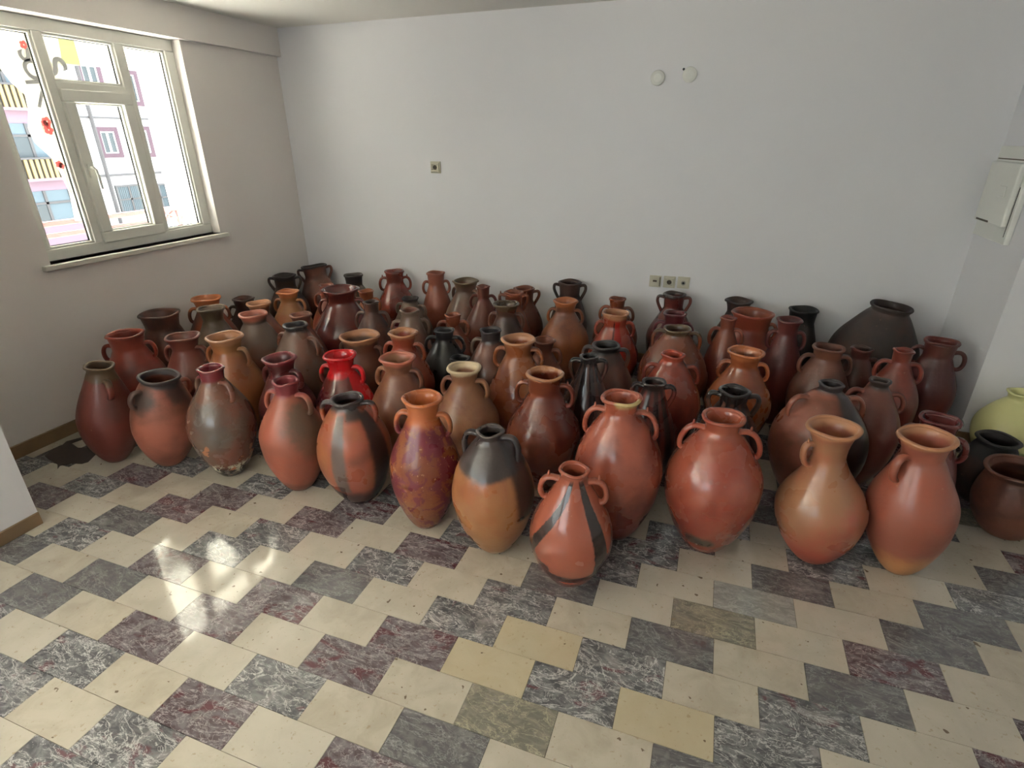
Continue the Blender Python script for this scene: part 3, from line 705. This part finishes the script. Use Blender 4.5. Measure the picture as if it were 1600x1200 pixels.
GEO = '''1 -3.086 1.785 0.074 0.024 0.580 0.147 0.070
2 -2.760 1.860 0.070 0.029 0.530 0.161 0.099
3 -2.355 1.911 0.015 0.007 0.615 0.170 0.066
4 -1.902 1.927 0.021 0.005 0.605 0.164 0.063
5 -1.528 1.945 -0.009 -0.006 0.560 0.179 0.076
6 -1.121 1.878 0.020 0.012 0.655 0.162 0.088
7 -0.748 1.839 -0.014 -0.004 0.585 0.180 0.059
8 -0.384 1.752 -0.001 0.002 0.530 0.166 0.059
9 -0.254 2.114 -0.023 -0.003 0.690 0.190 0.083
10 0.135 2.167 0.000 -0.004 0.645 0.202 0.084
11 0.593 2.239 -0.049 -0.019 0.640 0.175 0.096
12 0.928 2.284 -0.059 -0.021 0.635 0.160 0.096
13 1.457 2.731 -0.033 -0.010 0.330 0.147 0.126
14 1.436 2.997 0.000 0.000 0.340 0.126 0.090
15 1.650 3.400 0.000 0.000 0.446 0.160 0.068
16 1.000 2.538 0.000 0.000 0.600 0.123 0.075
17 -3.322 2.197 -0.000 0.000 0.600 0.174 0.102
18 -3.444 2.540 -0.000 0.000 0.620 0.176 0.123
19 -2.946 2.279 -0.000 0.000 0.600 0.163 0.095
20 -2.608 2.279 -0.000 0.000 0.638 0.171 0.101
21 -3.418 2.904 -0.000 0.000 0.634 0.177 0.098
22 -3.151 2.697 -0.000 0.000 0.641 0.160 0.087
23 -3.418 3.238 -0.000 0.000 0.545 0.161 0.080
24 -3.052 3.020 -0.000 0.000 0.600 0.163 0.084
25 -2.695 2.604 -0.000 0.000 0.673 0.168 0.085
26 -3.097 3.377 -0.000 0.000 0.594 0.165 0.085
27 -3.439 3.740 -0.000 0.000 0.617 0.171 0.094
28 -3.409 4.099 -0.000 0.000 0.625 0.191 0.114
29 -2.566 2.881 -0.000 0.000 0.601 0.142 0.072
30 -2.341 2.568 -0.000 0.000 0.649 0.188 0.072
31 -2.140 2.185 -0.000 0.000 0.599 0.158 0.089
32 -2.968 4.065 -0.000 0.000 0.586 0.190 0.082
33 -2.808 3.486 -0.000 0.000 0.643 0.147 0.060
34 -2.501 3.251 -0.000 0.000 0.694 0.236 0.132
35 -2.550 3.631 -0.000 0.000 0.584 0.148 0.061
36 -2.146 3.098 -0.000 0.000 0.672 0.152 0.055
37 -2.584 4.126 -0.000 0.000 0.635 0.173 0.084
38 -2.180 4.123 -0.000 0.000 0.650 0.129 0.076
39 -1.875 4.058 -0.000 0.000 0.621 0.184 0.108
40 -1.621 3.823 -0.000 0.000 0.651 0.151 0.054
41 -2.248 3.791 -0.000 0.000 0.512 0.167 0.067
42 -1.848 3.094 -0.000 0.000 0.643 0.150 0.066
43 -1.620 3.277 -0.000 0.000 0.583 0.144 0.057
44 -2.136 3.397 -0.000 0.000 0.422 0.155 0.081
45 -2.010 2.743 -0.000 0.000 0.560 0.170 0.124
46 -1.663 2.689 -0.000 0.000 0.638 0.171 0.087
47 -1.544 2.989 -0.000 0.000 0.572 0.154 0.065
48 -1.230 3.003 -0.000 0.000 0.602 0.163 0.068
49 -1.856 2.332 -0.000 0.000 0.600 0.165 0.088
50 -1.517 2.375 -0.000 0.000 0.612 0.178 0.095
51 -1.133 2.392 -0.000 0.000 0.600 0.181 0.088
52 -1.320 2.740 -0.000 0.000 0.500 0.117 0.061
53 -0.958 2.747 -0.000 0.000 0.659 0.177 0.097
54 -0.689 2.371 -0.000 0.000 0.638 0.194 0.091
55 -1.348 3.757 -0.000 0.000 0.645 0.132 0.071
56 -1.367 4.058 -0.000 0.000 0.600 0.157 0.084
57 -1.302 3.474 -0.000 0.000 0.636 0.156 0.089
58 -1.016 4.139 -0.000 0.000 0.660 0.151 0.090
59 -0.962 3.811 -0.000 0.000 0.601 0.184 0.091
60 -0.898 3.055 -0.000 0.000 0.557 0.141 0.071
61 -0.615 3.997 -0.000 0.000 0.600 0.168 0.062
62 -0.565 3.634 -0.000 0.000 0.600 0.177 0.089
63 -0.503 2.977 -0.000 0.000 0.599 0.178 0.079
64 -0.536 2.664 -0.000 0.000 0.641 0.140 0.050
65 -0.182 2.536 -0.000 0.000 0.600 0.134 0.058
66 -0.127 2.951 -0.000 0.000 0.600 0.179 0.065
67 -0.182 3.752 -0.000 0.000 0.600 0.155 0.074
68 -0.220 4.110 -0.000 0.000 0.640 0.174 0.080
69 -0.139 3.373 -0.000 0.000 0.614 0.214 0.083
70 0.225 4.136 0.000 0.000 0.625 0.154 0.094
71 0.304 3.804 0.000 0.000 0.637 0.191 0.130
72 0.493 3.553 0.000 0.000 0.684 0.126 0.073
73 0.648 4.138 0.000 0.000 0.600 0.131 0.095
74 1.122 4.015 0.000 0.000 0.696 0.263 0.119
75 0.251 3.126 0.000 0.000 0.600 0.179 0.096
76 0.187 2.556 0.000 0.000 0.600 0.158 0.071
77 0.692 3.348 0.000 0.000 0.602 0.161 0.081
78 0.902 3.536 0.000 0.000 0.556 0.121 0.060
79 0.609 2.714 0.000 0.000 0.632 0.216 0.056
80 0.871 2.966 0.000 0.000 0.583 0.150 0.048
81 1.042 3.320 0.000 0.000 0.637 0.138 0.052
82 1.327 3.682 0.000 0.000 0.600 0.145 0.086
83 0.149 3.521 0.000 0.000 0.670 0.114 0.049'''
# id | style | handles | handle angle | colour 1 | colour 2 | rim colour, share | foot colour, share | special | gloss | label
JARS = '''1|K|L|80|brick|brick|olive,.12|-|-|.38|tall matte brick-red jar with narrow mouth, end of the outer row beside the baseboard
2|R|L|-25|brown|pink|char,.05|-|shoulder|.42|round brown jar with wide blackened mouth and black shoulder smudges in the outer row
3|N|L|55|brown|grey|wine,.10|soot,.10|crust|.16|glossy grey-brown jar with wine-red neck and white crust around its foot
4|N|L|38|salmon|pink|wine,.10|-|cloud|.34|pinkish jar with red collar and grey smoke cloud under its handle
5|R|E|22|salmon|orange|char,.07|black,.16|smokebands|.24|orange jar with black mouth, dark vertical smoke bands and black foot
6|F|L|15|orange|rust|-|-|flake|.24|orange jar covered in flaking purple-red paint
7|R|E|22|ochre|orange|char,.26|-|chip|.26|ochre jar with charcoal black neck and shoulder beside the purple-flaked jar
8|K|H|4|salmon|salmon|-|-|twoband|.14|small glossy orange jar with two black bands running down its belly
9|B|H|5|salmon|brick|-|-|lip|.22|tall pink-red jar with chipped cream-stained mouth behind the black-banded jar
10|B|H|-6|red|salmon|-|-|scorch|.17|round glossy red jar with dark scorch mark low on its belly
11|L|L|-32|tan|salmon|tan,.03|red,.22|-|.26|tan jar with flared mouth, a single visible ear handle and red-dipped bottom
12|F|L|-55|pink|salmon|tan,.03|ochre,.2|-|.3|pink-brown jar with cream-edged flared mouth ending the outer row beside the low brown pot
13|P|N|0|brown|dkbrown|-|-|-|.45|low wide-mouthed brown pot standing past the end of the outer row
14|P|N|0|dkbrown|black|black,.25|-|-|.5|squat blackened pot between the low brown pot and the yellow pot
15|B|N|0|lime|lime|-|-|-|.3|pale yellow-green round pot near the wall corner
16|N|L|8|wine|brick|maroon,.08|-|-|.24|dark wine-red jar tucked directly behind the cream-edged pink-brown jar
17|C|L|18|brick|red|-|-|-|.3|brick-red jar with loop handle, nearest the wall below the window behind the matte brick-red jar
18|W|N|0|dkbrown|brown|-|-|-|.34|dark brown jar with broad flaring neck against the wall below the window
19|F|L|32|brick|brown|-|-|-|.34|reddish brown jar with flared rim behind the wide black-mouthed jar
20|F|L|38|orange|ochre|tan,.03|-|-|.26|ochre-orange jar with tall flared neck behind the crusted grey-brown jar
21|F|L|8|rust|brown|orange,.12|-|-|.3|rust jar with orange neck by the wall under the window sill end
22|F|N|0|olive|grey|-|-|-|.34|grey-olive jar with flared rim in front of the rust jar with orange neck
23|C|L|12|dkbrown|brown|-|-|-|.35|small dark brown jar with loop handle by the wall under the window
24|F|N|0|brown|rust|tan,.03|-|-|.32|brown jar with pale rim beside the small dark brown jar
25|B|N|0|brown|grey|pink,.03|-|-|.3|plum-brown jar with pink-edged rim between the ochre-orange and grey-shouldered jars
26|F|L|25|orange|ochre|orange,.05|-|-|.3|small orange jar with flared rim beside the glossy red-brown giant
27|C|E|10|dkbrown|olive|soot,.05|-|-|.36|dark olive-brown jar with two ear handles near the room corner
28|W|E|0|brown|dkbrown|black,.03|-|-|.4|tilted dark brown jar leaning in the room corner
29|F|N|0|rust|brown|-|-|-|.34|small rust jar half hidden behind the dark-rimmed grey jar
30|S|L|45|grey|brown|char,.045|-|-|.24|large grey-brown jar with thin dark rim and sloping shoulders
31|F|L|42|maroon|maroon|wine,.03|-|-|.24|dark maroon jar with flared rim behind the red-collared pinkish jar
32|C|N|0|olive|dkbrown|soot,.12|-|-|.4|olive-brown jar with plain neck at the wall beside the leaning corner jar
33|C|L|20|brick|rust|-|-|-|.3|small brick jar peeping out behind the glossy red-brown giant
34|F|L|15|brick|maroon|-|-|-|.12|large glossy red-brown jar with wide flared mouth towering over its neighbours
35|C|L|20|orange|rust|-|-|-|.32|small rust-orange jar between the giant and the two-handled red jar
36|N|L|15|dkbrown|brown|-|-|-|.32|small dark brown jar beside the shoulder of the glossy red-brown giant
37|C|H|5|brick|red|-|-|-|.18|shiny red jar with two tall loop handles against the bare wall
38|C|L|0|pink|rust|-|-|-|.3|slim pink-tan jar with two small handles against the bare wall
39|F|L|40|brown|grey|olive,.05|-|-|.3|broad plum-brown jar with olive rim near the bare wall
40|C|L|10|brown|brick|-|-|-|.34|small brown jar half hidden behind the broad plum-brown jar
41|K|L|30|grey|grey|soot,.04|-|-|.36|grey-tan jar with small dark mouth and sloping shoulders
42|K|L|0|brown|grey|-|-|-|.28|brown jar with two small handles in front of the grey-tan sloping jar
43|C|H|5|rust|brown|-|-|-|.24|small rust jar with narrow neck in front of the broad plum-brown jar
44|N|L|0|wine|maroon|wine,.2|-|-|.2|deep red jar almost hidden behind the red jar with pouring lip
45|W|L|35|brown|grey|tan,.05|-|-|.32|wide-mouthed brown jar behind the scarlet-poured jar
46|F|L|20|red|rust|tan,.03|-|-|.24|reddish jar with a pouring lip behind the tan flared jar
47|N|H|10|black|char|black,.2|-|-|.26|all-black jar with loop handle in the middle of the crowd
48|N|L|15|grey|brown|char,.10|-|-|.28|grey-brown jar with black collar beside the all-black jar
49|F|L|25|wine|brick|scarlet,.17|-|redpour|.2|dark red jar with bright scarlet paint poured over its neck
50|F|L|25|tan|brown|pink,.03|-|-|.3|tan jar with broad flared rim beside the scarlet-poured jar
51|F|L|20|tan|brown|cream,.035|-|-|.28|tan jar with cream rim behind the charcoal-necked ochre jar
52|C|N|0|black|soot|black,.2|-|-|.3|small black jar hidden behind the cream-rimmed tan jar
53|F|H|10|orange|rust|tan,.03|-|-|.2|orange-brown jar with tall neck and two loop handles in mid crowd
54|C|H|10|rust|brick|tan,.02|-|-|.2|russet jar with straight collar and chipped pale rim behind the charcoal-necked ochre jar
55|C|E|10|brown|rust|-|-|-|.3|brown jar with squared ear handle touching its twin near the wall
56|C|E|5|rust|brown|-|-|-|.26|rust jar with ear handle against the bare wall, behind its brown twin
57|F|L|10|brown|dkbrown|olive,.05|-|-|.24|brown jar with olive rim and loop handle in front of the twin ear-handled jars
58|C|E|5|dkbrown|soot|-|-|-|.36|slim dark brown jar with two ear handles against the bare wall
59|F|L|10|orange|brown|orange,.04|-|-|.28|orange-brown jar with flared neck in front of the slim dark wall jar
60|F|L|10|brown|rust|-|-|-|.34|low brown jar hidden behind the tall-necked orange-brown jar
61|N|L|5|brown|rust|-|-|-|.24|brown jar with two handles behind the red-dripped jar
62|C|L|0|brick|red|tan,.025|-|drip|.16|red jar with a bright red drip down its front
63|S|E|5|dkbrown|brown|black,.07|-|-|.28|dark brown jar with wide black mouth behind the streaked black jar
64|K|E|-3|dkbrown|maroon|black,.05|-|streaks|.16|glossy dark jar with black streaks and winged black handles
65|K|E|-3|brick|maroon|black,.06|-|streaks|.22|small maroon jar with black collar and black streaks behind the cream-stained jar
66|S|L|-5|brick|red|red,.05|-|-|.14|shiny brick-red jar with sloping shoulders and small mouth in mid crowd
67|N|L|0|maroon|wine|-|-|-|.26|maroon jar with small mouth in front of the square-handled wall jar
68|C|E|0|brick|maroon|soot,.03|-|-|.2|red-brown jar with two squared handles below the three outlets
69|S|E|0|brown|rust|olive,.05|-|-|.22|broad brown jar with winged handles behind the shiny brick-red jar
70|F|N|0|soot|dkbrown|-|-|-|.36|dark grey-brown jar with flared mouth against the bare wall
71|W|L|-10|rust|red|-|-|-|.3|large orange-red jar with wide collar in front of the dark grey-brown wall jar
72|F|L|-12|maroon|brick|-|-|-|.34|maroon jar with flared rim beside the large orange-red jar
73|C|N|0|soot|black|-|-|-|.4|black jar with wide straight neck against the bare wall
74|S|N|-60|dkbrown|soot|soot,.03|-|-|.45|very large dark brown jar tilted by the narrow side wall
75|F|L|-8|orange|rust|orange,.04|-|-|.16|glossy orange jar with two small ear handles in front of the large orange-red jar
76|N|E|-10|dkbrown|brown|black,.08|-|streaks|.18|dark jar with black collar behind the round glossy red jar
77|N|H|-20|brown|dkbrown|-|-|-|.34|brown jar with two handles in front of the very large dark jar
78|N|L|-10|brick|dkbrown|-|-|-|.34|small dark brick jar wedged beside the brown two-handled jar
79|R|L|-28|pink|brown|char,.05|-|darkside|.26|big pinkish brown jar with black rim behind the red-dipped tan jar
80|S|L|-15|brick|brown|soot,.05|-|-|.3|red-brown jar with sooty mouth beside the big pinkish black-rimmed jar
81|N|L|-10|red|brick|-|-|-|.28|red jar with rounded collar beside the dark red wall-corner jar
82|C|H|-3|brick|maroon|-|-|-|.3|dark red jar with loop handle nearest the narrow side wall corner
83|N|L|0|brick|rust|-|-|-|.3|small brick-red jar squeezed in front of the large orange-red jar's side'''
geo = {}
for ln in GEO.strip().splitlines():
    a = ln.split(); geo[int(a[0])] = [float(q) for q in a[1:]]
LEAN = {28: (-0.07, 0.01), 74: (0.07, -0.03)}
def body_axis(k, z):
    x, y, lx, ly, H, R, rr = geo[k]
    if k in LEAN: lx, ly = LEAN[k]; x -= lx; y -= ly
    return x + lx * z / H, y + ly * z / H
PTS = {}
for ln in JARS.splitlines():
    a = ln.split('|'); g = geo[int(a[0])]; PTS[int(a[0])] = profile(g[4], g[5], g[6] - 0.004, a[1])
def handle_depth(k, path, az):           # how far a handle at azimuth az would reach into a neighbouring jar
    worst = 0.0
    for (r, z) in path[3:-3:2]:
        x, y = body_axis(k, z); x += (r + 0.012) * math.cos(az); y += (r + 0.012) * math.sin(az)
        for q in geo:
            if q == k or abs(geo[q][0] - geo[k][0]) > 0.6 or abs(geo[q][1] - geo[k][1]) > 0.6 or z > geo[q][4]: continue
            bx, by = body_axis(q, z); worst = max(worst, radius_at(PTS[q], z) - math.hypot(x - bx, y - by))
        worst = max(worst, y - YB, XL - x, (x - XR) if y > YR else 0)
    return worst
KNOBS = {8, 9, 10, 11, 37, 54, 55}
for ln in JARS.splitlines():
    a = ln.split('|'); jid = int(a[0]); sty, hk, ha = a[1], a[2], float(a[3])
    c1, c2 = PAL[a[4]], PAL[a[5]]
    rim, rimh = (a[6].split(',')[0], float(a[6].split(',')[1])) if a[6] != '-' else (None, 0)
    foot = (a[7].split(',')[0], float(a[7].split(',')[1])) if a[7] != '-' else None
    x, y, lx, ly, H, R, rr = geo[jid]
    if jid in LEAN:
        lx, ly = LEAN[jid]; x -= lx; y -= ly
    vd = math.atan2(y, x); az_cam = vd + PI                       # direction from the jar towards the viewer's side of the room
    pts = profile(H, R, rr - 0.004, sty)
    mat = jar_mat(jid, c1, c2, rim, rimh, H, foot, a[8], float(a[9]), math.atan2(math.sin(az_cam), math.cos(az_cam)))
    root = empty('clay_pot' if jid in (13, 14, 15) else 'clay_jar', (x, y, 0))
    tag(root, a[10], 'pot' if jid in (13, 14, 15) else 'jar', 'clay jars crowded on the tiled floor')
    L3 = Vector((lx, ly, math.sqrt(max(H * H - lx * lx - ly * ly, 0.01)))).normalized()
    root.rotation_euler = Vector((0, 0, 1)).rotation_difference(L3).to_euler()
    tilt = math.acos(max(-1, min(1, L3.z)))
    root.location.z = math.sin(tilt) * (R * 0.36) * 0.9
    V, Fc = lathe(pts, jid); mesh_obj('body', V, Fc, mat, root, True)
    V, Fc = rim_ring(rr - 0.006, H, jid, 0.0095 if rr > 0.07 else 0.0075); mesh_obj('rim', V, Fc, mat, root, True)
    if hk != 'N':
        right = vd - PI / 2; hp = handle_path(pts, H, hk)
        def score(d): return sum(handle_depth(jid, hp, right - rad(ha + d) + q * PI) for q in (0, 1)) + abs(d) * 0.0002
        ha += min([0, 6, -6, 12, -12, 18, -18, 24, -24, 32, -32, 40, -40], key=score)
        for s in ((1,) if jid in (11, 12) else (0, 1)):
            hz = right - rad(ha) + s * PI
            V, Fc, kp = handle_mesh(pts, H, hz, hk, R); h = mesh_obj('handle', V, Fc, mat, root, True)
            if jid in KNOBS:
                MB().disc((kp[0], kp[1], kp[2] - 0.004), 0.009, 0.026, (0, 0, 1), 8, r2=0.003).build('knob', mat, h, True)
